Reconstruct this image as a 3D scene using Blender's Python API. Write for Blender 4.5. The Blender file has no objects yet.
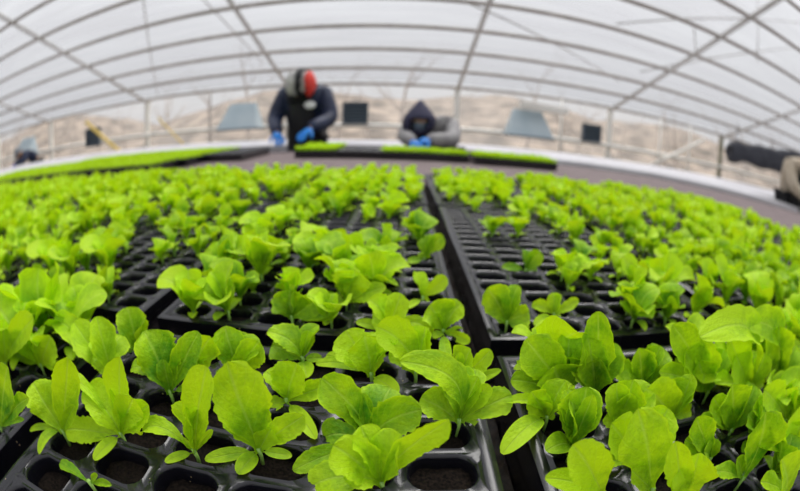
import bpy, bmesh, math, random
import numpy as np
from mathutils import Vector, Matrix, noise

random.seed(7)
rng = np.random.RandomState(11)
scn = bpy.context.scene
COL = scn.collection
PI = math.pi
BZ = 0.85            # height of the tray tops above the floor
H = 0.165            # the camera above the tray tops
MAT_Z = BZ - 0.048   # the bench surface under the trays
CAMZ = BZ + H

# ------------------------------------------------------------------ camera
R = np.array([[0.9993325, 0.0021237, -0.0364696],
              [0.0085950, 0.9566166, 0.2912231],
              [0.0355059, -0.2913422, 0.9559598]])   # rows: world axes in camera (right, forward, up)
FPX = 405.0
cd = bpy.data.cameras.new('camera')
cam = bpy.data.objects.new('camera', cd)
COL.objects.link(cam)
right, fwd, up = Vector(R[:, 0]), Vector(R[:, 1]), Vector(R[:, 2])
M3 = Matrix((right, up, -fwd)).transposed()
cam.matrix_world = Matrix.Translation((0, 0, CAMZ)) @ M3.to_4x4()
cd.type = 'PANO'
for holder in (cd, getattr(cd, 'cycles', None)):
    try:
        holder.panorama_type = 'FISHEYE_EQUISOLID'
        holder.fisheye_lens = 36.0 * FPX / 800.0
        holder.fisheye_fov = PI
    except Exception:
        pass
cd.sensor_fit = 'HORIZONTAL'
cd.sensor_width = 36.0
cd.lens = 16.0
cd.clip_start = 0.005
cd.clip_end = 300
cd.dof.use_dof = True
cd.dof.focus_distance = 0.235
cd.dof.aperture_fstop = 4.6
scn.camera = cam


def ray(px, py):
    """direction in the world of a pixel of the 800x491 photograph"""
    x, y = px - 400.0, 245.5 - py
    r = math.hypot(x, y) or 1e-6
    th = 2 * math.asin(min(1, r / 2 / FPX))
    s = math.sin(th) / r
    return Vector(R @ np.array([x * s, math.cos(th), y * s]))


def at_z(px, py, z):
    d = ray(px, py)
    return Vector((0, 0, CAMZ)) + d * ((z - CAMZ) / d.z)


def at_y(px, py, y):
    d = ray(px, py)
    return Vector((0, 0, CAMZ)) + d * (y / d.y)


def pix(p):
    w = np.array([p[0], p[1], p[2] - CAMZ]); w = w / np.linalg.norm(w)
    d = R.T @ w
    th = math.acos(max(-1, min(1, d[1]))); r = 2 * FPX * math.sin(th / 2); h = math.hypot(d[0], d[2]) or 1e-9
    return 400 + d[0] / h * r, 245.5 - d[2] / h * r


# ------------------------------------------------------------------ helpers
def tag(o, label=None, cat=None, group=None, kind=None):
    if label: o['label'] = label
    if cat: o['category'] = cat
    if group: o['group'] = group
    if kind: o['kind'] = kind
    return o


def link(name, me, mats, parent=None, loc=None):
    o = bpy.data.objects.new(name, me)
    COL.objects.link(o)
    if mats is not None:
        for m in (mats if isinstance(mats, (list, tuple)) else [mats]):
            me.materials.append(m)
    if parent: o.parent = parent
    if loc is not None: o.location = loc
    return o


def empty(name, loc=(0, 0, 0), rz=0):
    o = bpy.data.objects.new(name, None)
    COL.objects.link(o)
    o.location = loc; o.rotation_euler = (0, 0, rz); o.empty_display_size = .05
    return o


def mesh_from(name, verts, faces, uvs=None, smooth=True):
    me = bpy.data.meshes.new(name)
    me.from_pydata([tuple(v) for v in verts], [], [tuple(f) for f in faces])
    if uvs is not None:
        lay = me.uv_layers.new(name='UVMap')
        li = np.zeros(len(me.loops), dtype=np.int32)
        me.loops.foreach_get('vertex_index', li)
        lay.data.foreach_set('uv', np.asarray(uvs, dtype=np.float32)[li].ravel())
    if smooth:
        me.polygons.foreach_set('use_smooth', [True] * len(me.polygons))
    me.update()
    return me


def bm_mesh(name, bm, smooth=False):
    bmesh.ops.recalc_face_normals(bm, faces=bm.faces)
    me = bpy.data.meshes.new(name)
    bm.to_mesh(me); bm.free()
    if smooth:
        me.polygons.foreach_set('use_smooth', [True] * len(me.polygons))
    return me


def box(bm, c, s, rot=None, bevel=0):
    r = bmesh.ops.create_cube(bm, size=1)
    vs = r['verts']
    bmesh.ops.scale(bm, vec=s, verts=vs)
    if bevel:
        es = list({e for v in vs for e in v.link_edges})
        rr = bmesh.ops.bevel(bm, geom=es, offset=bevel, segments=2, affect='EDGES')
        vs = list({v for f in rr['faces'] for v in f.verts} | {v for v in vs if v.is_valid})
    if rot: bmesh.ops.rotate(bm, cent=(0, 0, 0), matrix=rot, verts=vs)
    bmesh.ops.translate(bm, vec=c, verts=vs)
    return vs


def tube(bm, pts, rad, n=10, caps=True):
    pts = [Vector(p) for p in pts]
    rads = rad if isinstance(rad, (list, tuple)) else [rad] * len(pts)
    rings = []
    prev = None
    for i, p in enumerate(pts):
        t = (pts[min(i + 1, len(pts) - 1)] - pts[max(i - 1, 0)]).normalized()
        a = prev if prev is not None else (Vector((0, 0, 1)) if abs(t.z) < .9 else Vector((1, 0, 0)))
        a = (a - t * a.dot(t)).normalized(); prev = a
        b = t.cross(a)
        rings.append([bm.verts.new(p + (a * math.cos(k * 2 * PI / n) + b * math.sin(k * 2 * PI / n)) * rads[i]) for k in range(n)])
    for r0, r1 in zip(rings, rings[1:]):
        for k in range(n):
            bm.faces.new((r0[k], r0[(k + 1) % n], r1[(k + 1) % n], r1[k]))
    if caps:
        bm.faces.new(rings[0]); bm.faces.new(rings[-1])


# ------------------------------------------------------------------ materials
def mat(name, col, rough=.6, spec=.5, metal=0, noise_amt=0, noise_scale=8, col2=None, bump=0, bump_scale=40, coat=0):
    m = bpy.data.materials.new(name); m.use_nodes = True
    nt = m.node_tree; N = nt.nodes; L = nt.links
    b = N['Principled BSDF']
    b.inputs['Roughness'].default_value = rough
    b.inputs['Metallic'].default_value = metal
    b.inputs['Specular IOR Level'].default_value = spec
    if coat: b.inputs['Coat Weight'].default_value = coat
    b.inputs['Base Color'].default_value = (*col, 1)
    tc = N.new('ShaderNodeTexCoord')
    if col2 is not None:
        nz = N.new('ShaderNodeTexNoise'); nz.inputs['Scale'].default_value = noise_scale
        nz.inputs['Detail'].default_value = 6
        cr = N.new('ShaderNodeValToRGB')
        cr.color_ramp.elements[0].position = .35; cr.color_ramp.elements[0].color = (*col, 1)
        cr.color_ramp.elements[1].position = .65; cr.color_ramp.elements[1].color = (*col2, 1)
        L.new(tc.outputs['Object'], nz.inputs['Vector']); L.new(nz.outputs['Fac'], cr.inputs['Fac'])
        L.new(cr.outputs['Color'], b.inputs['Base Color'])
    if bump:
        nb = N.new('ShaderNodeTexNoise'); nb.inputs['Scale'].default_value = bump_scale; nb.inputs['Detail'].default_value = 5
        bp = N.new('ShaderNodeBump'); bp.inputs['Strength'].default_value = bump; bp.inputs['Distance'].default_value = .3 / bump_scale
        L.new(tc.outputs['Object'], nb.inputs['Vector']); L.new(nb.outputs['Fac'], bp.inputs['Height'])
        L.new(bp.outputs['Normal'], b.inputs['Normal'])
    return m


def leaf_material(name, deep, light, vein):
    m = bpy.data.materials.new(name); m.use_nodes = True
    nt = m.node_tree; N = nt.nodes; L = nt.links
    b = N['Principled BSDF']; out = N['Material Output']
    tc = N.new('ShaderNodeTexCoord'); info = N.new('ShaderNodeObjectInfo')
    nz = N.new('ShaderNodeTexNoise'); nz.inputs['Scale'].default_value = 45; nz.inputs['Detail'].default_value = 4
    L.new(tc.outputs['Object'], nz.inputs['Vector'])
    add = N.new('ShaderNodeMath'); add.operation = 'MULTIPLY_ADD'
    add.inputs[1].default_value = .35
    L.new(info.outputs['Random'], add.inputs[0]); L.new(nz.outputs['Fac'], add.inputs[2])
    # yellower towards the leaf's tip and rim: the uv's u runs from stalk to tip
    uv = N.new('ShaderNodeSeparateXYZ'); L.new(tc.outputs['UV'], uv.inputs[0])
    ma = N.new('ShaderNodeMath'); ma.operation = 'MULTIPLY_ADD'; ma.inputs[1].default_value = .28  # deeper green near the stalk: shade of overlapping leaves put into the colour
    L.new(uv.outputs['X'], ma.inputs[0]); L.new(add.outputs[0], ma.inputs[2])
    cr = N.new('ShaderNodeValToRGB')
    cr.color_ramp.elements[0].position = .48; cr.color_ramp.elements[0].color = (*deep, 1)
    cr.color_ramp.elements[1].position = 1.0; cr.color_ramp.elements[1].color = (*light, 1)
    rampf = ma
    # midrib: narrow band around v = 0.5, side veins slanting off it
    sb = N.new('ShaderNodeMath'); sb.operation = 'SUBTRACT'; sb.inputs[1].default_value = .5
    L.new(uv.outputs['Y'], sb.inputs[0])
    ab = N.new('ShaderNodeMath'); ab.operation = 'ABSOLUTE'; L.new(sb.outputs[0], ab.inputs[0])
    rim = N.new('ShaderNodeMapRange'); rim.inputs['From Min'].default_value = .43; rim.inputs['From Max'].default_value = .5
    rim.inputs['To Max'].default_value = .22; L.new(ab.outputs[0], rim.inputs['Value'])
    pore = N.new('ShaderNodeTexNoise'); pore.inputs['Scale'].default_value = 380; pore.inputs['Detail'].default_value = 3
    L.new(tc.outputs['Object'], pore.inputs['Vector'])
    pm = N.new('ShaderNodeMath'); pm.operation = 'MULTIPLY_ADD'; pm.inputs[1].default_value = .30; pm.inputs[2].default_value = -.13
    L.new(pore.outputs['Fac'], pm.inputs[0])
    s1 = N.new('ShaderNodeMath'); s1.operation = 'ADD'; L.new(rampf.outputs[0], s1.inputs[0]); L.new(rim.outputs[0], s1.inputs[1])
    s2 = N.new('ShaderNodeMath'); s2.operation = 'ADD'; L.new(s1.outputs[0], s2.inputs[0]); L.new(pm.outputs[0], s2.inputs[1])
    L.new(s2.outputs[0], cr.inputs['Fac'])
    rib = N.new('ShaderNodeMapRange'); rib.inputs['From Min'].default_value = .012; rib.inputs['From Max'].default_value = .05
    rib.inputs['To Min'].default_value = 1; rib.inputs['To Max'].default_value = 0
    L.new(ab.outputs[0], rib.inputs['Value'])
    sv = N.new('ShaderNodeMath'); sv.operation = 'MULTIPLY_ADD'; sv.inputs[1].default_value = -.9
    L.new(ab.outputs[0], sv.inputs[0]); L.new(uv.outputs['X'], sv.inputs[2])
    sn = N.new('ShaderNodeMath'); sn.operation = 'MULTIPLY'; sn.inputs[1].default_value = 44
    L.new(sv.outputs[0], sn.inputs[0])
    si = N.new('ShaderNodeMath'); si.operation = 'SINE'; L.new(sn.outputs[0], si.inputs[0])
    sr = N.new('ShaderNodeMapRange'); sr.inputs['From Min'].default_value = .9; sr.inputs['From Max'].default_value = 1.0
    sr.inputs['To Max'].default_value = .35
    L.new(si.outputs[0], sr.inputs['Value'])
    mx = N.new('ShaderNodeMath'); mx.operation = 'MAXIMUM'; L.new(rib.outputs[0], mx.inputs[0]); L.new(sr.outputs[0], mx.inputs[1])
    m8 = N.new('ShaderNodeMath'); m8.operation = 'MULTIPLY'; m8.inputs[1].default_value = .5; L.new(mx.outputs[0], m8.inputs[0])
    mix = N.new('ShaderNodeMix'); mix.data_type = 'RGBA'
    L.new(m8.outputs[0], mix.inputs['Factor']); L.new(cr.outputs['Color'], mix.inputs['A']); mix.inputs['B'].default_value = (*vein, 1)
    L.new(mix.outputs['Result'], b.inputs['Base Color'])
    b.inputs['Roughness'].default_value = .5; b.inputs['Specular IOR Level'].default_value = .32
    vo = N.new('ShaderNodeTexNoise'); vo.inputs['Scale'].default_value = 480; vo.inputs['Detail'].default_value = 3
    L.new(tc.outputs['Object'], vo.inputs['Vector'])
    hs = N.new('ShaderNodeMath'); hs.operation = 'MULTIPLY_ADD'; hs.inputs[1].default_value = -.5
    L.new(mx.outputs[0], hs.inputs[0]); L.new(vo.outputs['Fac'], hs.inputs[2])
    bp = N.new('ShaderNodeBump'); bp.inputs['Strength'].default_value = .9; bp.inputs['Distance'].default_value = .0009
    L.new(hs.outputs[0], bp.inputs['Height']); L.new(bp.outputs['Normal'], b.inputs['Normal'])
    tr = N.new('ShaderNodeBsdfTranslucent')
    hue = N.new('ShaderNodeMix'); hue.data_type = 'RGBA'; hue.blend_type = 'MULTIPLY'; hue.inputs['Factor'].default_value = 1
    L.new(mix.outputs['Result'], hue.inputs['A']); hue.inputs['B'].default_value = (1.25, 1.1, .5, 1)
    L.new(hue.outputs['Result'], tr.inputs['Color'])
    ms = N.new('ShaderNodeMixShader'); ms.inputs[0].default_value = .36
    L.new(b.outputs[0], ms.inputs[1]); L.new(tr.outputs[0], ms.inputs[2]); L.new(ms.outputs[0], out.inputs['Surface'])
    return m


M_LEAF = leaf_material('lettuce_leaf', (.085, .32, .006), (.55, .84, .012), (.52, .76, .10))
M_STEM = mat('lettuce_stem', (.30, .52, .10), .45)


def plastic_material():
    m = mat('black_tray_plastic', (.012, .012, .014), .26, .6)
    nt = m.node_tree; N = nt.nodes; L = nt.links; b = N['Principled BSDF']
    tc = N.new('ShaderNodeTexCoord')
    v = N.new('ShaderNodeTexVoronoi'); v.inputs['Scale'].default_value = 150; v.inputs['Randomness'].default_value = 1
    L.new(tc.outputs['Object'], v.inputs['Vector'])
    lt = N.new('ShaderNodeMath'); lt.operation = 'LESS_THAN'; lt.inputs[1].default_value = .09
    L.new(v.outputs['Distance'], lt.inputs[0])
    nz = N.new('ShaderNodeTexNoise'); nz.inputs['Scale'].default_value = 30; L.new(tc.outputs['Object'], nz.inputs['Vector'])
    g = N.new('ShaderNodeMath'); g.operation = 'GREATER_THAN'; g.inputs[1].default_value = .56; L.new(nz.outputs['Fac'], g.inputs[0])
    mu = N.new('ShaderNodeMath'); mu.operation = 'MULTIPLY'; L.new(lt.outputs[0], mu.inputs[0]); L.new(g.outputs[0], mu.inputs[1])
    mx = N.new('ShaderNodeMix'); mx.data_type = 'RGBA'
    mx.inputs['A'].default_value = (.005, .005, .008, 1); mx.inputs['B'].default_value = (.30, .23, .13, 1)
    L.new(mu.outputs[0], mx.inputs['Factor']); L.new(mx.outputs['Result'], b.inputs['Base Color'])
    rr = N.new('ShaderNodeMapRange'); rr.inputs['To Min'].default_value = .12; rr.inputs['To Max'].default_value = .34
    L.new(nz.outputs['Fac'], rr.inputs['Value']); L.new(rr.outputs[0], b.inputs['Roughness'])
    return m


M_TRAY = plastic_material()
M_SOIL = mat('potting_soil', (.0015, .0012, .001), .95, .12, col2=(.016, .011, .008), noise_scale=600, bump=1.0, bump_scale=500)
M_WET = mat('wet_dark_soil', (.003, .0025, .002), .6, .3, col2=(.028, .016, .010), noise_scale=160, bump=1.0, bump_scale=300)
M_MAT = mat('brown_weed_mat', (.155, .118, .118), .8, .3, col2=(.21, .165, .165), noise_scale=14, bump=.4, bump_scale=200)
M_DARKRIM = mat('black_bench_edging', (.02, .02, .022), .5)
M_WHITE = mat('white_plastic_sheet', (.50, .49, .52), .45, .5, col2=(.62, .61, .64), noise_scale=3, bump=.4, bump_scale=8)
M_FLOOR = mat('earth_floor', (.10, .08, .06), .9, .2, col2=(.17, .14, .11), noise_scale=2, bump=.6, bump_scale=20)
M_STEEL = mat('galvanised_pipe', (.30, .265, .24), .5, .5, col2=(.40, .36, .33), noise_scale=6)
M_RAFTER = mat('grey_rafter_pipe', (.42, .40, .38), .5, .5, col2=(.50, .48, .46), noise_scale=6)
M_POST = mat('pale_painted_post', (.72, .70, .64), .5, col2=(.80, .78, .72), noise_scale=5)
M_MOSSY = mat('weathered_olive_post', (.20, .19, .13), .7, col2=(.32, .31, .24), noise_scale=6)


def film(name, transp, col, rough_col=None, scale=1.5):
    m = bpy.data.materials.new(name); m.use_nodes = True
    nt = m.node_tree; N = nt.nodes; L = nt.links
    N.remove(N['Principled BSDF']); out = N['Material Output']
    tc = N.new('ShaderNodeTexCoord')
    nz = N.new('ShaderNodeTexNoise'); nz.inputs['Scale'].default_value = scale; nz.inputs['Detail'].default_value = 4
    mp = N.new('ShaderNodeMapping'); mp.inputs['Scale'].default_value = (.35, 2.2, 1)
    L.new(tc.outputs['Object'], mp.inputs[0]); L.new(mp.outputs[0], nz.inputs['Vector'])
    mr = N.new('ShaderNodeMapRange'); mr.inputs['From Min'].default_value = .3; mr.inputs['From Max'].default_value = .7
    mr.inputs['To Min'].default_value = transp[0]; mr.inputs['To Max'].default_value = transp[1]
    L.new(nz.outputs['Fac'], mr.inputs['Value'])
    t = N.new('ShaderNodeBsdfTransparent'); t.inputs[0].default_value = (.97, .97, .97, 1)
    tl = N.new('ShaderNodeBsdfTranslucent'); tl.inputs[0].default_value = (*col, 1)
    df = N.new('ShaderNodeBsdfDiffuse'); df.inputs[0].default_value = (*col, 1)
    a = N.new('ShaderNodeMixShader'); a.inputs[0].default_value = .22
    L.new(tl.outputs[0], a.inputs[1]); L.new(df.outputs[0], a.inputs[2])
    s = N.new('ShaderNodeMixShader'); L.new(mr.outputs[0], s.inputs[0])
    L.new(a.outputs[0], s.inputs[1]); L.new(t.outputs[0], s.inputs[2]); L.new(s.outputs[0], out.inputs['Surface'])
    return m


M_ROOF = film('milky_roof_film', (.40, .68), (.27, .27, .28), scale=1.4)
M_WALLFILM = film('hazy_wall_film', (.66, .84), (.80, .78, .76), scale=1.2)

# ------------------------------------------------------------------ lettuce leaves
def leaf_grid(p0, p1, p2, width, view, turn=0., cup=.18, wave=.09, seed=0, cot=False, nu=12, nv=6, teeth=True):
    """one leaf: spine is a quadratic curve p0-p1-p2; returns verts, faces, uvs"""
    rr = random.Random(seed)
    p0, p1, p2 = Vector(p0), Vector(p1), Vector(p2)
    ph1, ph2, fr = rr.uniform(0, 6.28), rr.uniform(0, 6.28), rr.uniform(5, 9)
    tv = [rr.uniform(-1, 1) for _ in range(2 * (nu + 1))]
    peak = rr.uniform(.60, .76)
    pet = .17 if not cot else .10
    tipx = rr.uniform(2.3, 3.4)
    lob = [(rr.uniform(.05, .13), rr.uniform(4, 10), rr.uniform(0, 6.28)) for _ in range(2)]
    curl = rr.uniform(-.25, .65) if not cot else 0
    V, U = [], []
    T0 = (p2 - p0).normalized()
    W0 = T0.cross(view)
    if W0.length < 1e-4: W0 = Vector((1, 0, 0))
    W0.normalize(); W0 = Matrix.Rotation(turn, 3, T0) @ W0
    for i in range(nu + 1):
        u = i / nu
        ue = 1 - (1 - u) ** 1.25 if not cot else u
        p = p0 * (1 - ue) ** 2 + p1 * 2 * ue * (1 - ue) + p2 * ue * ue
        t = ((p1 - p0) * (1 - ue) + (p2 - p1) * ue)
        t = t.normalized() if t.length > 1e-7 else T0
        w = W0 - t * W0.dot(t); w.normalize(); n = w.cross(t)
        if cot:
            s = ue / .5
            wd = pet if ue < .18 else max(pet, math.sqrt(max(0, 1 - ((ue - .6) / .42) ** 2)))
            if ue > .6: wd = math.sqrt(max(0, 1 - ((ue - .6) / .405) ** 2))
        else:
            if ue < peak:
                k = max(0, (ue - .10) / (peak - .10)); k = k * k * (3 - 2 * k)
                wd = pet + (1 - pet) * k ** .62
            else:
                wd = max(0, 1 - ((ue - peak) / (1 - peak + .004)) ** tipx) ** .55
        for j in range(nv + 1):
            v = j / nv * 2 - 1
            e = abs(v)
            la, lf_, lp = lob[v > 0]
            side = 1 if cot else 1 + la * math.sin(lf_ * ue + lp) * min(1, ue * 2.5)
            tooth = (1 + .085 * tv[(i * 2 + (v > 0)) % len(tv)]) if (teeth and not cot and e > .9 and .3 < ue < .98) else 1
            hw = width * .5 * wd * tooth * side
            bow = cup * width * wd * (e ** 1.7) + .05 * width * e * wd
            wv = wave * width * (e ** 2) * math.sin(fr * ue + (ph1 if v > 0 else ph2)) * min(1, ue * 2) * min(1, wd * 1.3)
            pk = 0 if cot else width * (.035 * noise.noise(Vector((ue * 6 + seed * 3.1, v * 2.5, seed * 1.7))) + (.022 * noise.noise(Vector((ue * 17, v * 8, seed * 1.7))) if nu > 14 else 0)) * min(1, ue * 3)
            V.append(p + w * ((v + (.05 * math.sin(4 * ue + ph1) if not cot else 0) * (1 - e)) * hw) + n * (bow + wv + pk - curl * width * max(0, ue - .55) ** 2 * 1.6))
            U.append((ue, j / nv))
    F = []
    for i in range(nu):
        for j in range(nv):
            a = i * (nv + 1) + j
            F.append((a, a + 1, a + nv + 2, a + nv + 1))
    return V, F, U


def join(parts):
    V, F, U = [], [], []
    for v, f, u in parts:
        o = len(V); V += v; U += u
        F += [tuple(i + o for i in q) for q in f]
    return V, F, U


def auto_leaves(seed, n_true, big=1.0, low=False):
    """a seedling grown from the origin: leaves rising round it, two oval seed leaves below"""
    rr = random.Random(seed)
    parts = []
    az0 = rr.uniform(0, 2 * PI)
    nu, nv = (5, 2) if low else (12, 6)
    crown = Vector((0, 0, .008))
    for k in range(n_true):
        az = az0 + k * 2.4 + rr.uniform(-.4, .4)
        L = rr.uniform(.031, .046) * big * (1 - .07 * k)
        lean = rr.uniform(.10, .85)
        out = Vector((math.cos(az), math.sin(az), 0))
        tip = crown + (out * math.sin(lean) + Vector((0, 0, 1)) * math.cos(lean)) * L
        if rr.random() < .4: tip += out * .007 - Vector((0, 0, .004))
        mid = crown + (out * math.sin(lean * .35) + Vector((0, 0, 1)) * math.cos(lean * .35)) * L * .62
        view = -out + Vector((0, 0, .25))
        parts.append(leaf_grid(crown, mid, tip, L * rr.uniform(.56, .82), view, rr.uniform(-.5, .5), rr.uniform(.08, .24),
                               rr.uniform(.08, .18), seed * 17 + k, False, nu, nv, not low))
    for k in range(2 if not low else 1):
        az = az0 + 1.3 + k * PI + rr.uniform(-.3, .3)
        L = rr.uniform(.016, .022) * big
        out = Vector((math.cos(az), math.sin(az), 0))
        tip = crown + out * L + Vector((0, 0, rr.uniform(-.001, .006)))
        mid = crown + out * L * .5 + Vector((0, 0, .007))
        parts.append(leaf_grid(crown, mid, tip, .009 * big, Vector((0, 0, 1)), 0, .1, .02, seed * 31 + k, True, nu, nv))
    return join(parts)


def stem_mesh(h=.012, r=.0011):
    bm = bmesh.new()
    tube(bm, [(0, 0, -.006), (.0006, 0, h * .4), (0, 0, h)], [r * 1.2, r, r * 1.3], 8)
    return bm_mesh('stem', bm, True)


STEM = stem_mesh(); STEM.materials.append(M_STEM)
VARIANTS = []
for i in range(16):
    v, f, u = auto_leaves(100 + i, 4 + i % 4, .95 + .1 * (i % 3))
    me = mesh_from('lettuce_leaves', v, f, u); me.materials.append(M_LEAF)
    VARIANTS.append(me)

# ------------------------------------------------------------------ seedling trays (6 x 17 cells)
TW, TD = .280, .548
MG = .008
NCX, NCY = 6, 17
PX, PY = (TW - 2 * MG) / NCX, (TD - 2 * MG) / NCY


def rsq(hx, hy, r, n):
    """rounded rectangle with n points (n divisible by 4), starting at +x axis side"""
    pts = []
    m = n // 4
    for q, (sx, sy) in enumerate(((1, 1), (-1, 1), (-1, -1), (1, -1))):
        cx, cy = sx * (hx - r), sy * (hy - r)
        for k in range(m):
            a = q * PI / 2 + (k + .5) / m * PI / 2
            pts.append((cx + r * math.cos(a), cy + r * math.sin(a)))
    return pts


def tray_mesh():
    V, F = [], []
    n = 20
    hx, hy = PX / 2, PY / 2
    outer = []
    for k, (x, y) in enumerate(rsq(hx, hy, .009, n)):      # push onto the square cell border
        s = min(hx / abs(x) if x else 9, hy / abs(y) if y else 9)
        outer.append((x * s, y * s))
    # snap the points nearest the diagonals to the corners
    for c in ((1, 1), (-1, 1), (-1, -1), (1, -1)):
        i = min(range(n), key=lambda k: (outer[k][0] - c[0] * hx) ** 2 + (outer[k][1] - c[1] * hy) ** 2)
        outer[i] = (c[0] * hx, c[1] * hy)
    rings = [(hx - .0026, hy - .0021, .0110, .0005), (hx - .0038, hy - .0030, .0108, -.0006), (hx - .0046, hy - .0037, .0104, -.0026),
             (hx - .0053, hy - .0043, .0098, -.009), (hx - .0085, hy - .0065, .008, -.040)]
    for c in range(NCX):
        for r in range(NCY):
            cx = -TW / 2 + MG + (c + .5) * PX; cy = -TD / 2 + MG + (r + .5) * PY
            base = len(V)
            for (x, y) in outer:
                V.append((cx + x, cy + y, -.0010 if abs(abs(x) - hx) > 1e-6 or abs(abs(y) - hy) > 1e-6 else .0008))
            for (a, b, rad, z) in rings:
                for (x, y) in rsq(a, b, rad, n):
                    V.append((cx + x, cy + y, z))
            for q in range(len(rings)):
                for k in range(n):
                    o = base + q * n
                    F.append((o + k, o + (k + 1) % n, o + n + (k + 1) % n, o + n + k))
            o = base + len(rings) * n
            F.append(tuple(o + k for k in range(n)))
    # rim: raised bead round the cells, then a skirt
    prof = [(0, -.0010), (-.003, .0012), (-.006, .0012), (-.008, 0.0), (-.0083, -.020), (-.0075, -.022), (-.0078, -.044)]
    ix, iy = TW / 2 - MG, TD / 2 - MG
    base = len(V)
    for (d, z) in prof:
        for (sx, sy) in ((1, 1), (-1, 1), (-1, -1), (1, -1)):
            V.append((sx * (ix - d), sy * (iy - d), z))
    for q in range(len(prof) - 1):
        for k in range(4):
            o = base + q * 4
            F.append((o + k, o + 4 + k, o + 4 + (k + 1) % 4, o + (k + 1) % 4))
    # small raised pips along the skirt, as moulded drain marks
    me = mesh_from('seedling_tray', V, F, None, True)
    me.materials.append(M_TRAY)
    bm = bmesh.new(); bm.from_mesh(me)
    bmesh.ops.remove_doubles(bm, verts=bm.verts, dist=.0001)
    bmesh.ops.recalc_face_normals(bm, faces=bm.faces)
    for e in bm.edges:
        if len(e.link_faces) == 2 and e.calc_face_angle(0) > 1.0: e.smooth = False
    bm.to_mesh(me); bm.free()
    return me


def soil_mesh():
    V, F = [], []
    g = 9
    for c in range(NCX):
        for r in range(NCY):
            cx = -TW / 2 + MG + (c + .5) * PX; cy = -TD / 2 + MG + (r + .5) * PY
            lv = random.uniform(-.013, -.009)
            base = len(V)
            for i in range(g + 1):
                for j in range(g + 1):
                    x, y = (i / g * 2 - 1), (j / g * 2 - 1)
                    # square to rounded square
                    k = 1 - .16 * (x * x * y * y)
                    X, Y = x * k * (PX / 2 - .0050), y * k * (PY / 2 - .0041)
                    e = noise.noise(Vector((cx + X, cy + Y, 0)) * 260) * .0016 + noise.noise(Vector((cx + X, cy + Y, 3)) * 90) * .0022
                    V.append((cx + X, cy + Y, lv + e))
            for i in range(g):
                for j in range(g):
                    a = base + i * (g + 1) + j
                    F.append((a, a + 1, a + g + 2, a + g + 1))
    me = mesh_from('potting_soil', V, F)
    me.materials.append(M_SOIL)
    return me


TRAY_ME, SOIL_ME = tray_mesh(), soil_mesh()
ORD = ['zeroth', 'first', 'second', 'third', 'fourth', 'fifth', 'sixth', 'seventh', 'eighth', 'ninth', 'tenth', 'eleventh', 'twelfth',
       'thirteenth', 'fourteenth', 'fifteenth', 'sixteenth', 'seventeenth', 'eighteenth', 'nineteenth', 'twentieth', 'twenty-first',
       'twenty-second', 'twenty-third', 'twenty-fourth', 'twenty-fifth', 'twenty-sixth', 'twenty-seventh', 'twenty-eighth', 'twenty-ninth',
       'thirtieth'] + ['thirty-' + w for w in 'first second third fourth fifth sixth seventh eighth ninth'.split()] + ['fortieth'] + \
      ['forty-' + w for w in 'first second third fourth fifth sixth seventh eighth ninth'.split()]


def add_tray(x, y, label, group, rz=0):
    t = link('seedling_tray', TRAY_ME, None, None, (x, y, BZ))
    t.rotation_euler = (0, 0, rz)
    tag(t, label, 'seedling tray', group)
    s = link('potting_soil', SOIL_ME, None, t)
    s['label'] = 'dark crumbly potting soil in the cells'
    s['kind'] = 'stuff'
    return t


XL, XR = .0570, .0785            # the two sides of the channel between the trays
PYT, PXT = .573, .3015
Y0 = .259 - TD                   # near edge of the front row of trays
field = []                        # (side, tray from the channel, row, centre)
ROWNAME = ['front', 'second', 'third']
NL, NR = [2, 6, 8], [3, 6, 4]
for row in range(3):
    yc = Y0 + TD / 2 + row * PYT
    for k in range(NL[row]):
        field.append(('left', k, row, XL - TW / 2 - k * PXT, yc))
    for k in range(NR[row]):
        field.append(('right', k, row, XR + TW / 2 + k * PXT, yc))
for side, k, row, x, y in field:
    where = 'beside the channel' if k == 0 else '%s from the channel' % ORD[k + 1]
    add_tray(x, y, 'black plug tray %s of the main channel, %s row of trays, %s' % (side, ROWNAME[row], where),
             'black plug trays of the seedling field')

# ------------------------------------------------------------------ seedlings
cells = {}          # (side, column from the channel, row counted from the front tray's far rim)
for side, k, row, x, y in field:
    s = -1 if side == 'left' else 1
    for c in range(NCX):
        col = k * NCX + c
        cx = x + s * (-TW / 2 + MG + (c + .5) * PX)
        for r in range(NCY):
            cy = y - TD / 2 + MG + (r + .5) * PY
            cells[(side, col, row, r)] = (cx, cy)


def size_word(h):
    return 'small' if h < .024 else ('mid-sized' if h < .034 else 'tall')


def cell_label(key, h, extra='lettuce seedling'):
    side, col, row, r = key
    return '%s %s, %s column %s of the channel, %s row of %s tray' % (size_word(h), extra, ORD[col + 1], side, ORD[NCY - r], ROWNAME[row])


VIEW = Vector((0, 0, CAMZ))
heroes = []


def hero(rx, ry, leaves, desc='lettuce seedling'):
    heroes.append((rx, ry, leaves, desc))


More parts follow.
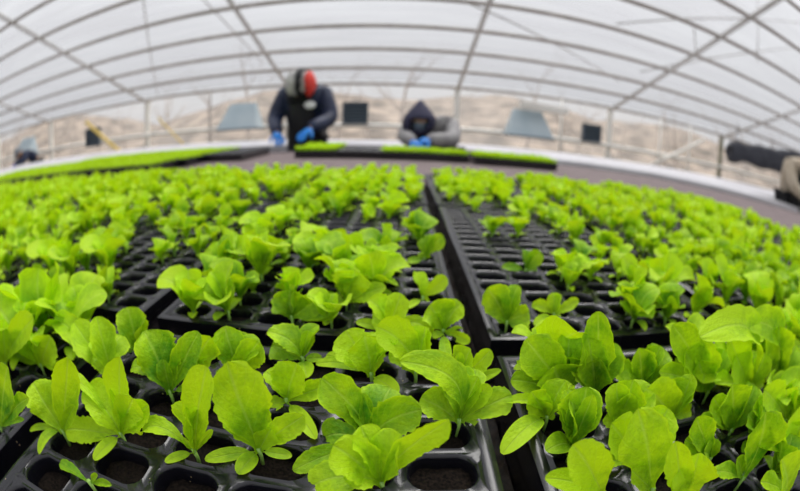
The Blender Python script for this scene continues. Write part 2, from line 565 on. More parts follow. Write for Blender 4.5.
# (tip x, tip y, width px, depth offset cm, turn deg, arc, seed leaf?) ; root and tips as seen in the photograph
hero(371, 386, [(346, 331, 36, .7, -10, .05), (366, 337, 42, .1, 12, .05), (316, 364, 13, -.1, 0, .15, 1), (326, 356, 14, 1.0, 0, .15, 1), (398, 394, 18, .3, 0, .1, 1)])
hero(400, 384, [(377, 327, 34, .0, 5, .28), (412, 358, 22, .2, 20, .1), (394, 345, 22, .8, 0, .1)])
hero(458, 363, [(429, 305, 32, .2, 8, .20), (464, 333, 9, .3, 0, .1), (470, 343, 11, -.1, 20, .1), (433, 338, 9, .3, 0, .1, 1), (447, 372, 12, -.2, 0, .05, 1)])
hero(461, 386, [(491, 351, 17, .2, 25, .1), (501, 370, 11, .0, 0, .05, 1), (459, 352, 10, .3, 40, .1)])
hero(462, 418, [(400, 362, 32, -.4, 12, .42), (477, 377, 20, .4, -15, .05), (512, 396, 26, .0, 15, .12), (489, 384, 17, .3, 25, .05), (421, 397, 30, .5, 0, .1), (485, 428, 10, -.4, 0, .05, 1)])
hero(370, 457, [(322, 378, 34, .5, -12, .20), (362, 393, 15, .6, 30, .1), (422, 409, 36, -.1, 15, .22), (320, 436, 28, .2, 0, .15), (354, 420, 9, .0, 40, 0), (293, 470, 18, -.2, 0, .12), (392, 418, 12, .4, 60, .05)])
hero(385, 500, [(449, 424, 28, -.2, 40, .2), (333, 446, 42, -.3, 0, .12), (344, 480, 24, -.9, 10, .2), (308, 486, 32, -.5, 0, .2)])
hero(262, 462, [(227, 362, 50, .0, 6, .05), (271, 430, 22, -.2, 20, .12), (302, 417, 22, .0, 15, .1), (205, 460, 15, -.2, 0, .08, 1), (238, 474, 18, -.8, 0, .1, 1), (292, 456, 12, .2, 0, .05, 1)])
hero(199, 463, [(207, 366, 30, .4, -15, .08), (139, 432, 18, .1, 15, .32), (165, 462, 10, -.3, 0, .1, 1), (182, 438, 6, .1, 0, .0), (212, 430, 7, .2, 0, .05)])
hero(116, 442, [(60, 402, 16, .2, 20, .55), (119, 358, 26, .7, -20, .06), (134, 397, 26, .1, 10, .12), (66, 430, 26, .3, 0, .05), (94, 460, 13, -.4, 0, .12, 1), (128, 412, 10, .1, 50, .0), (150, 405, 24, .6, 0, .1)])
hero(63, 440, [(33, 383, 34, .2, -10, .1), (74, 407, 11, .0, 20, .05), (68, 356, 28, .8, 10, .02), (30, 431, 7, .0, 0, .15, 1), (39, 454, 9, -.4, 0, .25, 1)])
hero(13, 438, [(8, 366, 28, .3, 0, .05), (29, 398, 14, .2, 20, .05), (24, 420, 8, .1, 0, .05, 1), (-20, 400, 26, .2, 0, .1)])
hero(97, 494, [(60, 463, 11, .1, 15, .1), (96, 474, 6, .1, 0, 0), (112, 485, 7, .0, 0, .1)])
hero(176, 400, [(147, 333, 42, .4, 8, .06), (130, 366, 20, .0, 12, .28), (163, 361, 16, .1, -15, .05), (197, 334, 24, .9, 0, .05), (212, 385, 10, .2, 0, .1, 1)])
hero(196, 392, [(211, 336, 30, .2, 10, .15), (187, 372, 12, .1, 40, .02)])
hero(240, 390, [(225, 329, 32, .3, -8, .04), (259, 342, 28, .1, 15, .1), (216, 372, 10, .0, 0, .1, 1)])
hero(305, 365, [(268, 332, 26, .1, 18, .25), (309, 331, 14, .3, 30, .05), (271, 345, 24, .3, -10, .05), (307, 378, 18, -.4, 0, .05, 1), (322, 358, 10, .2, 0, .05, 1)])
hero(288, 412, [(296, 363, 34, .3, -5, .03), (331, 386, 18, .3, 5, .06), (279, 385, 12, .3, 50, 0), (270, 405, 14, .3, 0, .08), (316, 439, 16, -.8, 0, .1, 1)])
hero(44, 375, [(13, 333, 26, .3, -8, .15), (16, 352, 16, .0, 0, .05, 1), (48, 340, 28, .1, 12, .04), (77, 374, 12, -.1, 0, .1, 1)])
hero(97, 378, [(74, 322, 28, .5, -8, .05), (98, 318, 26, .7, 10, .05), (95, 352, 26, -.1, 12, .3), (52, 318, 24, 1.0, 0, .15)])
hero(132, 362, [(127, 308, 30, .3, 0, .04), (123, 332, 26, -.1, 15, .15), (152, 338, 18, .2, 20, .1), (108, 350, 12, 0, 0, .1, 1)])
hero(10, 372, [(4, 322, 28, .5, 0, .05), (-12, 340, 20, .2, 0, .1), (34, 318, 22, .8, 0, .1)])
# right of the channel
hero(505, 332, [(487, 287, 28, .2, -6, .12), (529, 313, 20, .1, 14, .1), (529, 329, 10, -.2, 0, .06, 1), (496, 318, 10, .2, 30, .05)])
hero(553, 326, [(532, 306, 11, .1, 10, .15), (534, 325, 11, -.2, 0, .08, 1), (561, 314, 13, .1, 0, .1), (579, 300, 10, .2, 10, .1)])
hero(562, 405, [(527, 341, 36, .1, -14, .10), (569, 333, 32, .8, 6, .03), (553, 363, 42, -.3, -4, .02), (517, 361, 9, .2, 30, .1), (511, 380, 22, .1, 0, .1)])
hero(592, 404, [(598, 311, 30, .5, -6, .02), (589, 340, 30, .0, 8, .03), (600, 358, 28, -.2, -25, .2), (615, 344, 26, .4, 12, .05), (577, 352, 26, .3, 0, .03)])
hero(630, 398, [(660, 368, 26, -.1, 10, .08), (640, 350, 24, .3, 12, .05), (625, 386, 28, -.7, 30, .2), (612, 366, 22, .3, 0, .05)])
hero(541, 429, [(530, 391, 24, .1, -4, .05), (506, 402, 11, .1, 20, .25), (502, 454, 24, -.3, 4, .16, 1), (555, 415, 7, .0, 10, .05), (548, 395, 20, .4, 0, .03)])
hero(556, 434, [(593, 395, 19, .0, 12, .1), (586, 388, 38, .8, 0, .05), (570, 436, 8, -.6, 0, .3), (546, 451, 26, -.9, 10, .22, 1)])
hero(592, 446, [(631, 392, 24, .1, 14, .06), (617, 384, 24, .6, 5, .05), (610, 412, 20, .3, 10, .03)])
hero(617, 476, [(611, 423, 36, .0, -4, .04), (640, 440, 18, .3, 30, .04), (590, 462, 14, .1, 0, .08)])
hero(598, 506, [(574, 447, 38, .0, -6, .06), (545, 478, 26, .1, 0, .14, 1)])
hero(628, 506, [(640, 414, 44, 1.2, -6, .04), (632, 470, 20, .4, 0, .04)])
hero(668, 506, [(700, 458, 36, .1, 14, .08), (676, 446, 26, .6, -10, .05)])
hero(668, 430, [(647, 390, 42, .0, -18, .08), (690, 410, 14, .2, 25, .05), (672, 392, 26, .5, 6, .03), (684, 398, 20, .2, 15, .05)])
hero(703, 470, [(699, 420, 24, .1, -6, .02), (708, 452, 22, -.6, 10, .02), (686, 440, 24, .3, 0, .05), (716, 440, 14, .2, 0, .03)])
hero(733, 487, [(768, 418, 34, .0, 30, .22), (737, 458, 17, .4, 0, .1, 1), (716, 470, 16, .0, 20, .05)])
hero(725, 441, [(733, 385, 34, .0, 14, .08), (714, 398, 22, .3, -8, .04), (745, 400, 26, .4, 10, .05), (700, 418, 14, .2, 0, .1)])
hero(703, 402, [(700, 363, 28, -.1, -4, .03), (684, 350, 30, .3, 0, .04), (704, 341, 24, .5, 8, .02), (676, 327, 30, .7, -4, .10), (660, 372, 18, .1, 10, .1)])
hero(744, 402, [(737, 356, 26, -.1, 0, .03), (700, 337, 32, .2, 22, .35), (728, 336, 24, .5, 0, .06), (758, 372, 22, .2, 10, .05), (716, 382, 18, .1, 30, .1)])
hero(785, 385, [(779, 325, 30, .0, -4, .04), (745, 322, 24, .2, 10, .22), (780, 359, 16, .0, 10, .2), (802, 344, 26, .2, 0, .08), (768, 365, 24, .2, 0, .05)])
hero(780, 466, [(803, 411, 38, .1, 14, .08), (769, 424, 13, .2, 40, .02), (758, 446, 13, .1, 0, .06, 1), (790, 424, 22, .4, 0, .05)])
hero(778, 508, [(788, 462, 40, .0, -4, .05), (764, 480, 20, .3, 10, .05)])
hero(778, 428, [(765, 390, 26, .1, -10, .08), (791, 408, 22, .0, 10, .2), (786, 388, 24, .5, 0, .04), (752, 410, 20, .2, 0, .08)])
# second tray row, close behind the rims
hero(356, 309, [(355, 270, 34, .3, 4, .04), (386, 287, 17, .1, 5, .08, 1), (328, 300, 14, .0, 0, .05, 1), (374, 292, 16, .3, 0, .05)])
hero(300, 328, [(290, 289, 34, .4, -10, .08), (316, 302, 22, -.1, 18, .08), (337, 307, 22, .0, 0, .04, 1), (332, 318, 12, -.4, 0, .1, 1), (276, 300, 20, .4, 0, .1)])
hero(422, 307, [(447, 278, 13, .2, 18, .1), (427, 295, 14, .0, 0, .04), (405, 309, 8, .0, 0, .05, 1)])
hero(412, 340, [(401, 295, 22, .2, 16, .2), (372, 318, 24, .3, 14, .3), (433, 333, 14, .0, 0, .25), (356, 322, 11, .0, 0, .05, 1)])
hero(424, 266, [(444, 237, 14, .2, 16, .18), (425, 252, 12, .0, 0, .05), (407, 262, 8, 0, 0, .05, 1)])

hero(525, 278, [(541, 252, 15, .1, 10, .1), (502, 267, 9, .0, 0, .12, 1), (537, 270, 12, .2, 0, .1, 1)])
used = {}
n_ind = 0
for hi, (rx, ry, leaves, desc) in enumerate(heroes):
    root = at_z(rx, ry, BZ - .009)
    key = min(cells, key=lambda k: (cells[k][0] - root.x) ** 2 + (cells[k][1] - root.y) ** 2)
    if key in used:           # two plants never share a cell: the next free one beside it
        near = sorted(cells, key=lambda k: (cells[k][0] - root.x) ** 2 + (cells[k][1] - root.y) ** 2)
        key = next(k for k in near if k not in used)
    cx, cy = cells[key]
    root.x = max(cx - .0125, min(cx + .0125, root.x)); root.y = max(cy - .010, min(cy + .010, root.y))
    used[key] = 1
    crown = root + Vector((0, 0, .009))
    parts = []
    hmax = 0
    for li, lf in enumerate(leaves):
        tx, ty, w, dy, turn, arc = lf[:6]
        cot = len(lf) > 6
        tip = at_y(tx, ty, root.y + dy * .01)
        if tip.z < BZ - .004: tip = at_z(tx, ty, BZ + .002)
        ch = tip - crown; Lh = ch.length
        view = (VIEW - (crown + tip) * .5)
        dist = view.length
        wm = w / FPX * dist * (1.12 if not cot else 1.0)
        upv = Vector((0, 0, 1)) - ch.normalized() * ch.normalized().z
        away = Vector((ch.x * .3, .25, 0))
        ctrl = crown + ch * .5 + upv * (arc * (1.9 if arc > .14 else 1) * Lh) + away * (.10 * Lh)
        nrm = view.normalized() + Vector((0, 0, .35 if not cot else .6))
        lv, lfc, lu = leaf_grid(crown, ctrl, tip, wm, nrm, math.radians(turn), .15 if not cot else .08, .12 if not cot else .02,
                                hi * 40 + li, cot, 24, 14)
        parts.append(([v - root for v in lv], lfc, lu))
        hmax = max(hmax, tip.z - root.z)
    rh = random.Random(hi * 7 + 1)
    big_n = (3 if root.x > .06 else 2) if hmax > .02 and root.y > .12 else 0
    for q in range(big_n):
        az = rh.uniform(.2, 2.9); Lq = min(.036, hmax * rh.uniform(.6, .92)); ln = rh.uniform(.15, .7)
        outv = Vector((math.cos(az), math.sin(az), 0)); c0 = Vector((0, 0, .009))
        tp = c0 + (outv * math.sin(ln) + Vector((0, 0, 1)) * math.cos(ln)) * Lq
        md_ = c0 + Vector((0, 0, 1)) * Lq * .55 + outv * .1 * Lq
        parts.append(leaf_grid(c0, md_, tp, Lq * rh.uniform(.5, .75), -outv + Vector((0, 0, .3)), rh.uniform(-.5, .5), .15, .12, hi * 91 + q, False, 20, 12))
    v, f, u = join(parts)
    me = mesh_from('lettuce_leaves', v, f, u)
    o = link('lettuce_seedling', me, M_LEAF, None, root)
    tag(o, cell_label(key, hmax, desc), 'seedling', 'lettuce seedlings in the plug trays')
    link('stem', STEM, None, o)
    n_ind += 1

# the other cells: sown by chance, thin beside the channel as in the photograph
todo = []
for key, (cx, cy) in cells.items():
    if key in used: continue
    side, col, row, r = key
    p = pix((cx, cy, BZ + .015))
    if not (-45 < p[0] < 845 and p[1] < 520) or cy < .03 or math.hypot(cx, cy) < .07: continue
    if cy < .265:
        if side == 'left': dens = (.5 if cy > .235 else 0) if cx > -.27 else .45
        else: dens = .4 if cx < .33 else .92
    elif cy < .56:
        if side == 'left': dens = .12 if cx > 0 else (.45 if cx > -.05 else .82)
        else:
            dens = 0 if cx < .165 else (.2 if cx < .21 else .6)
            if cx < .165 and cy < .33: dens = 0
            if cx > .21 and cy < .36: dens = .85
            if cx > .45: dens = .85
    elif cy < .84:
        dens = .9
        if side == 'right': dens = .08 if cx < .125 else (.55 if cx < .25 else .88)
        elif cx > .01: dens = .3
    else:
        dens = .95
        if side == 'right' and cx < .11: dens = .5
    if cy > .27:      # bald patches
        if noise.noise(Vector((cx * 8.0, cy * 6.0, 1.7))) > .14: dens *= .38
    if (col * 7 + r * 13 + row * 5) % 1 == 0 and random.random() > dens: continue
    todo.append((cx * cx + cy * cy, key, cx, cy))
todo.sort()
STUFF = [auto_leaves(900 + i, 4, 1.0, True) for i in range(10)]
STUFF = [(np.array([tuple(p) for p in v]), np.array(f), np.array(u)) for v, f, u in STUFF]


class Bulk:
    def __init__(self): self.V, self.F, self.U, self.n = [], [], [], 0
    def add(self, x, y, z, s, rz):
        v, f, u = STUFF[random.randrange(len(STUFF))]
        c, sn = math.cos(rz), math.sin(rz)
        M = np.array([[c, -sn, 0], [sn, c, 0], [0, 0, 1]]) * s
        self.V.append(v @ M.T + np.array([x, y, z])); self.F.append(f + self.n); self.U.append(u); self.n += len(v)
    def build(self, name):
        V = np.concatenate(self.V).astype(np.float32); F = np.concatenate(self.F).astype(np.int32); U = np.concatenate(self.U).astype(np.float32)
        me = bpy.data.meshes.new(name)
        me.vertices.add(len(V)); me.vertices.foreach_set('co', V.ravel())
        me.loops.add(F.size); me.loops.foreach_set('vertex_index', F.ravel())
        me.polygons.add(len(F)); me.polygons.foreach_set('loop_start', np.arange(0, F.size, 4, dtype=np.int32))
        me.polygons.foreach_set('loop_total', np.full(len(F), 4, dtype=np.int32))
        lay = me.uv_layers.new(name='UVMap'); lay.data.foreach_set('uv', U[F.ravel()].ravel())
        me.polygons.foreach_set('use_smooth', [True] * len(F))
        me.update(); me.validate()
        return link(name, me, M_LEAF)


bulk = Bulk()
for d2, key, cx, cy in todo:
    side, col, row, r = key
    x, y = cx + random.uniform(-.008, .008), cy + random.uniform(-.005, .005)
    s = random.uniform(.85, 1.22)
    if random.random() < .08: s *= .6
    if side == 'right' and .2 < cx < .6 and .28 < cy < .36: s = random.uniform(1.05, 1.3)
    if cy < .27 and (cx > .25 or cx < -.27): s *= 1.22
    if cy > .45: s *= .9
    if cy > 1.1: s *= .8
    if n_ind < 300:
        k = random.randrange(16)
        o = link('lettuce_seedling', VARIANTS[k], None, None, (x, y, BZ - .009))
        o.rotation_euler = (0, 0, random.uniform(0, 2 * PI)); o.scale = (s, s, s)
        hgt = max(v.co.z for v in VARIANTS[k].vertices) * s
        tag(o, cell_label(key, hgt), 'seedling', 'lettuce seedlings in the plug trays')
        link('stem', STEM, None, o)
        n_ind += 1
    else:
        bulk.add(x, y, BZ - .009, s * 1.15, random.uniform(0, 2 * PI))
        if random.random() < .2: bulk.add(x + random.uniform(-.01, .01), y + random.uniform(-.01, .01), BZ - .009, s * .8, random.uniform(0, 2 * PI))

V, F = [], []
for i in range(241):
    for j in range(9):
        x = XL + .0005 + j / 8 * (XR - XL - .001); y = -.1 + i / 240 * 1.5
        V.append((x, y, MAT_Z + .003 + .006 * max(0, .3 + noise.noise(Vector((x * 160, y * 160, 0)))) + .004 * noise.noise(Vector((x * 60, y * 30, 4)))))
for i in range(240):
    for j in range(8):
        a = i * 9 + j; F.append((a, a + 1, a + 10, a + 9))
sp_ = link('spilled_soil', mesh_from('spilled_soil', V, F), M_WET)
tag(sp_, 'dark spilled soil lying in the channel between the left and right trays', 'soil', None, 'stuff')

# ------------------------------------------------------------------ the benches
def slab(name, pts, z0, z1, m, smooth=False):
    bm = bmesh.new()
    a = [bm.verts.new((x, y, z1)) for x, y in pts]
    b = [bm.verts.new((x, y, z0)) for x, y in pts]
    bm.faces.new(a); bm.faces.new(list(reversed(b)))
    for i in range(len(pts)):
        j = (i + 1) % len(pts)
        bm.faces.new((a[i], b[i], b[j], a[j]))
    return link(name, bm_mesh(name, bm, smooth), m)


bench = empty('growing_bench', (0, 1.5, 0))
tag(bench, 'long low growing bench covered in brown mat, carrying the black plug trays', 'bench')
far_edge = [(4.0, 1.2), (3.8, 1.65), (3.45, 2.08), (2.9, 2.58), (2.25, 2.98), (1.2, 3.12), (-1.0, 3.12), (-2.2, 3.10), (-3.2, 3.0), (-4.2, 2.80), (-4.7, 2.5)]
mpts = [(-4.8, -.32), (4.3, -.32)] + far_edge


def rel(o, root):
    o.parent = root; o.matrix_parent_inverse = Matrix.Translation(-root.location)
    return o


rel(slab('bench_top', mpts, MAT_Z - .03, MAT_Z, M_MAT), bench)
bm = bmesh.new()
tube(bm, [(x * 1.003, y + .008, MAT_Z - .008) for x, y in far_edge], .016, 8)
e = rel(link('bench_edging', bm_mesh('bench_edging', bm, True), M_DARKRIM), bench); e['label'] = 'black edging strip along the far edge'
for x in (-4, -2.4, -.8, .8, 2.4, 3.6):
    for y in (0.1, 2.0):
        bm = bmesh.new(); box(bm, (x, y, (MAT_Z - .03) / 2), (.05, .05, MAT_Z - .03), bevel=.006)
        rel(link('leg', bm_mesh('leg', bm), M_STEEL), bench)

wb = empty('covered_bench', (0, 4.9, 0))
tag(wb, 'far bench wrapped in white plastic sheeting, behind the workers', 'bench')
near = [(-8.2, 2.75), (-4.75, 2.9), (-3.4, 3.45), (-2.1, 3.8), (-1.3, 4.12), (.6, 4.12), (1.3, 3.7), (2.5, 3.5), (3.4, 3.0), (4.08, 2.48), (4.10, 3.35), (8.6, 3.35)]
wpts = near + [(8.6, 5.6), (-8.2, 5.6)]
rel(slab('plastic_sheet', wpts, .52, MAT_Z + .01, M_WHITE), wb)
for x in (-7.6, -5.4, -3.2, -1, 1.2, 3.4, 5.6, 7.9):
    for y in (4.4, 5.4):
        bm = bmesh.new(); box(bm, (x, y, .26), (.05, .05, .52), bevel=.006)
        rel(link('leg', bm_mesh('leg', bm), M_STEEL), wb)

# trays beyond the field
fine = Bulk()
LT = [(1.93, 4), (2.23, 5), (2.53, 5), (2.83, 3)]
for i, (yy, n) in enumerate(LT):
    for k in range(n):
        x = -1.27 - TD / 2 - k * .5625 - (.0 if i else .05)
        add_tray(x, yy + .04, 'black plug tray of fine sprouts, %s tray leftwards, %s row beyond the brown mat' % (ORD[k + 1], ORD[i + 1]),
                 'plug trays of fine sprouts at the left', PI / 2)
        for c in range(24):
            for r in range(12):
                if random.random() < .93:
                    fine.add(x - TD / 2 + .02 + c * .0222, yy + .04 - TW / 2 + .02 + r * .0222, BZ - .008, random.uniform(.45, .65), random.uniform(0, 6.28))


def far_tray(x, y, rot, sown, label):
    add_tray(x, y, label, 'loose trays beyond the seedling field', 0 if rot else PI / 2)
    if sown:
        hx, hy = (TW / 2, TD / 2) if rot else (TD / 2, TW / 2)
        a = -hx + .014
        while a < hx - .01:
            b = -hy + .014
            while b < hy - .01:
                fine.add(x + a, y + b, BZ - .008, random.uniform(.6, .95), random.uniform(0, 6.28)); b += .026
            a += .026


far_tray(-1.14, 2.66, True, False, 'empty black plug tray on the brown mat, beyond the left side of the field')
far_tray(-.55, 2.80, True, True, 'sown plug tray right in front of the worker in navy')
far_tray(-.265, 2.80, True, False, 'empty black plug tray between the two gloved workers')
far_tray(.145, 2.66, False, True, 'sown plug tray in front of the crouching hooded worker')
far_tray(.72, 2.60, False, True, 'sown plug tray on the mat to the right of the hooded worker')

tag(bulk.build('lettuce_seedlings_mass'), 'green lettuce seedlings filling the farther plug trays of the field', 'seedlings', None, 'stuff')
tag(fine.build('sprouts_mass'), 'fine short green sprouts standing in the farthest trays', 'seedlings', None, 'stuff')

# ------------------------------------------------------------------ the greenhouse
YE = 6.7
ZE = CAMZ + .105 * YE
SL = .31
NORTH = -6.7


def roof_z(y, off=0):
    return ZE + SL * (YE - abs(y)) + off


ntrim = [0]


def trim(me, m, label):
    ntrim[0] += 1
    o = link('trim_%d' % ntrim[0], me, m)
    tag(o, label, None, None, 'structure'); return o


floor = slab('floor', [(-16, -8), (16, -8), (16, 7.2), (-16, 7.2)], -.1, 0, M_FLOOR); floor['kind'] = 'structure'; floor['label'] = 'bare earth greenhouse floor'
# roof film, gently sagging between the purlins
V, F = [], []
ny, nx = 90, 120
for j in range(ny + 1):
    y = -YE + j / ny * 2 * YE
    for i in range(nx + 1):
        x = -15.5 + i / nx * 31
        V.append((x, y, roof_z(y, .055) - .018 * abs(math.sin(PI * (YE - abs(y)) / .603)) + .006 * noise.noise(Vector((x * 1.3, y * 3, 0)))))
for j in range(ny):
    for i in range(nx):
        a = j * (nx + 1) + i
        F.append((a, a + 1, a + nx + 2, a + nx + 1))
ce = link('ceiling', mesh_from('ceiling', V, F), M_ROOF); ce['kind'] = 'structure'; ce['label'] = 'milky translucent greenhouse roof film'
# wall film
for nm, y, x0, x1 in (('wall_far', YE + .04, -15.5, 15.5), ('wall_near', -YE - .04, -15.5, 15.5)):
    bm = bmesh.new()
    vs = [bm.verts.new(p) for p in ((x0, y, 0), (x1, y, 0), (x1, y, ZE), (x0, y, ZE))]
    bm.faces.new(vs)
    w = link(nm, bm_mesh(nm, bm), M_WALLFILM); w['kind'] = 'structure'; w['label'] = 'hazy plastic film wall with woods beyond'
for nm, x in (('wall_left', -15.5), ('wall_right', 15.5)):
    bm = bmesh.new()
    vs = [bm.verts.new(p) for p in ((x, -YE, 0), (x, YE, 0), (x, YE, ZE), (x, 0, roof_z(0)), (x, -YE, ZE))]
    bm.faces.new(vs)
    w = link(nm, bm_mesh(nm, bm), M_WALLFILM); w['kind'] = 'structure'; w['label'] = 'hazy plastic film gable wall'
# purlins
for k in range(12):
    y = YE - k * .603
    bm = bmesh.new(); r = .029
    tube(bm, [(x, y, roof_z(y, .0) + (0 if k else 0)) for x in (-15.5, 0, 15.5)], r, 10)
    trim(bm_mesh('purlin', bm, True), M_STEEL, 'grey roof pipe running across the view, %s up from the eave' % ORD[k + 1])
# rafters and posts
POSTX = [-11.2, -8.25, -4.95, -1.95, .86, 3.72, 6.85, 9.85]
for i, x in enumerate(POSTX):
    bm = bmesh.new()
    tube(bm, [(x, YE, roof_z(YE, -.05)), (x, 3.3, roof_z(3.3, -.03)), (x, 0, roof_z(0, -.05))], .030, 10)
    tube(bm, [(x, 0, roof_z(0, -.05)), (x, -3.3, roof_z(3.3, -.03)), (x, -YE, roof_z(YE, -.05))], .030, 10)
    trim(bm_mesh('rafter', bm, True), M_RAFTER, 'grey sloping roof rafter meeting the %s post from the left' % ORD[i + 1])
    bm = bmesh.new(); box(bm, (x, YE, ZE / 2), (.09, .09, ZE), bevel=.01)
    trim(bm_mesh('post', bm), M_MOSSY if i == 6 else M_POST, 'upright wall post, %s from the left' % ORD[i + 1])
# mid rail and sill rail of the far wall
for z, r, lb in ((CAMZ - .005, .038, 'pale horizontal rail halfway up the far wall'), (.62, .03, 'pale low rail of the far wall')):
    bm = bmesh.new(); tube(bm, [(-15.5, YE - .08, z), (15.5, YE - .08, z)], r, 10)
    trim(bm_mesh('rail', bm, True), M_POST, lb)
# slanting brace and secondary studs
bm = bmesh.new(); tube(bm, [at_y(628, 176, 6.55), at_y(704, 140, 6.55)], .035, 10)
trim(bm_mesh('brace', bm, True), M_POST, 'pale slanting brace leaning on the far wall at the right')
for i, px in enumerate((210, 660, 690, 560)):
    p = at_y(px, 140, 6.6)
    bm = bmesh.new(); tube(bm, [(p.x, 6.6, 0), (p.x, 6.6, ZE)], .02, 8)
    trim(bm_mesh('stud', bm, True), M_STEEL if i == 0 else M_POST, 'thin upright pipe of the far wall, %s' % ('left of the navy worker', 'behind the brace', 'right of the brace', 'right of the middle')[i])
# thin tie wires under the roof
wires = [((143, -5), (158, 96), 3.2, 6.4, 'thin hanging wire at the left of the roof'), ((470, 4), (620, 82), 3.0, 5.6, 'thin slanting tie wire right of the middle rafter'),
         ((200, -4), (262, 62), 3.4, 5.6, 'thin slanting tie wire left of the middle'), ((616, 24), (810, 24), 3.3, 3.0, 'thin level tie wire at the upper right'),
         ((757, -4), (757, 62), 3.3, 3.6, 'thin upright wire at the upper right'), ((694, 28), (696, 56), 3.3, 3.6, 'short thin upright wire left of the upper right corner'),
         ((640, 72), (800, 47), 4.2, 3.3, 'thin tie wire slanting up to the right edge')]
for a, b, ya, yb, lb in wires:
    pa, pb = at_y(*a, ya), at_y(*b, yb)
    bm = bmesh.new(); tube(bm, [pa, pb], .007, 6)
    trim(bm_mesh('wire', bm, True), M_STEEL, lb)

# yellow poles
M_YEL = mat('yellow_pole_paint', (.62, .42, .06), .5, col2=(.70, .52, .12), noise_scale=9)
for a, b, y, lb, r in (((86, 122), (126, 157), 5.9, 'bright yellow pole leaning diagonally at the left', .034), ((158, 118), (186, 147), 6.3, 'faint thin yellow pole leaning beside the left post', .016)):
    pa, pb = at_y(*a, y), at_y(*b, y)
    d = (pb - pa).normalized(); pf = pb + d * ((pb.z - .02) / -d.z)
    bm = bmesh.new(); tube(bm, [pa, pf], r, 10)
    p = link('leaning_pole', bm_mesh('leaning_pole', bm, True), M_YEL); tag(p, lb, 'pole')

# pale hoods, dark louvred vents on the far wall
M_HOOD = mat('pale_blue_grey_hood', (.33, .41, .45), .5, col2=(.40, .47, .50), noise_scale=4)
M_VENT = mat('dark_slate_vent', (.045, .065, .085), .5)
M_VENT2 = mat('slate_louvre', (.07, .095, .12), .5)


def hood(xc, w, lb):
    z0, z1 = CAMZ - .02, CAMZ + .42
    t = empty('ventilation_hood', (xc, 6.6, z0)); tag(t, lb, 'hood', 'pale hoods along the far wall')
    bm = bmesh.new()
    a = w / 2; b = w / 2 * .62
    ps = [(-a, -.38, 0), (a, -.38, 0), (a, .0, 0), (-a, .0, 0), (-b, -.10, z1 - z0), (b, -.10, z1 - z0), (b, .0, z1 - z0), (-b, .0, z1 - z0)]
    v = [bm.verts.new(p) for p in ps]
    for f in ((0, 1, 5, 4), (1, 2, 6, 5), (2, 3, 7, 6), (3, 0, 4, 7), (4, 5, 6, 7), (3, 2, 1, 0)):
        bm.faces.new([v[i] for i in f])
    link('hood_shell', bm_mesh('hood_shell', bm), M_HOOD, t)
    bm = bmesh.new()
    box(bm, (0, -.385, -.008), (2 * a + .03, .03, .03)); box(bm, (-a, -.19, -.008), (.03, .38, .03)); box(bm, (a, -.19, -.008), (.03, .38, .03))
    e = link('hood_rim', bm_mesh('hood_rim', bm), M_VENT2, t); e['label'] = 'darker rim round the mouth'


hood(-2.72, .74, 'pale blue-grey ventilation hood on the far wall, left of the navy worker')
hood(2.03, .78, 'pale blue-grey ventilation hood on the far wall, right of the hooded worker')
hood(-9.15, .80, 'pale blue-grey ventilation hood beside the worker at the left edge')


def vent(x0, x1, z0, z1, lb):
    xc, zc, w, h = (x0 + x1) / 2, (z0 + z1) / 2, x1 - x0, z1 - z0
    t = empty('wall_vent', (xc, 6.58, z0)); tag(t, lb, 'vent', 'dark square vents along the far wall')
    bm = bmesh.new(); box(bm, (0, .02, h / 2), (w, .05, h))
    link('back_panel', bm_mesh('back_panel', bm), M_VENT, t)
    bm = bmesh.new()
    for s in (-1, 1):
        box(bm, (s * w / 2, -.02, h / 2), (.03, .06, h + .03)); box(bm, (0, -.02, h / 2 + s * h / 2), (w + .03, .06, .03))
    link('vent_frame', bm_mesh('vent_frame', bm), M_VENT2, t)
    bm = bmesh.new(); n = 6
    for i in range(n):
        box(bm, (0, -.02, (i + .5) * h / n), (w - .03, .035, .012), Matrix.Rotation(.6, 3, 'X'))
    link('louvre', bm_mesh('louvre', bm), M_VENT2, t)


for (a, b, lb) in (((344, 103), (367, 123), 'dark square louvred vent between the two gloved workers'),
                   ((583, 124), (599, 142), 'dark square louvred vent beside the post right of centre'),
                   ((87, 130), (100, 145), 'dark square louvred vent near the left yellow pole')):
    p, q = at_y(*a, 6.58), at_y(*b, 6.58)
    vent(min(p.x, q.x), max(p.x, q.x), min(p.z, q.z), max(p.z, q.z), lb)

# grey box fitting under the eave
pa, pb = at_y(520, 104, 6.4), at_y(567, 112, 6.4)
bm = bmesh.new()
ang = math.atan2(pb.z - pa.z, pb.x - pa.x)
box(bm, (0, 0, 0), ((pb - pa).length, .16, .11), Matrix.Rotation(-ang, 3, 'Y'), .015)
o = link('eave_box', bm_mesh('eave_box', bm), M_POST, None, (pa + pb) / 2)
tag(o, 'pale grey long box fixed under the eave above a hood', 'box')

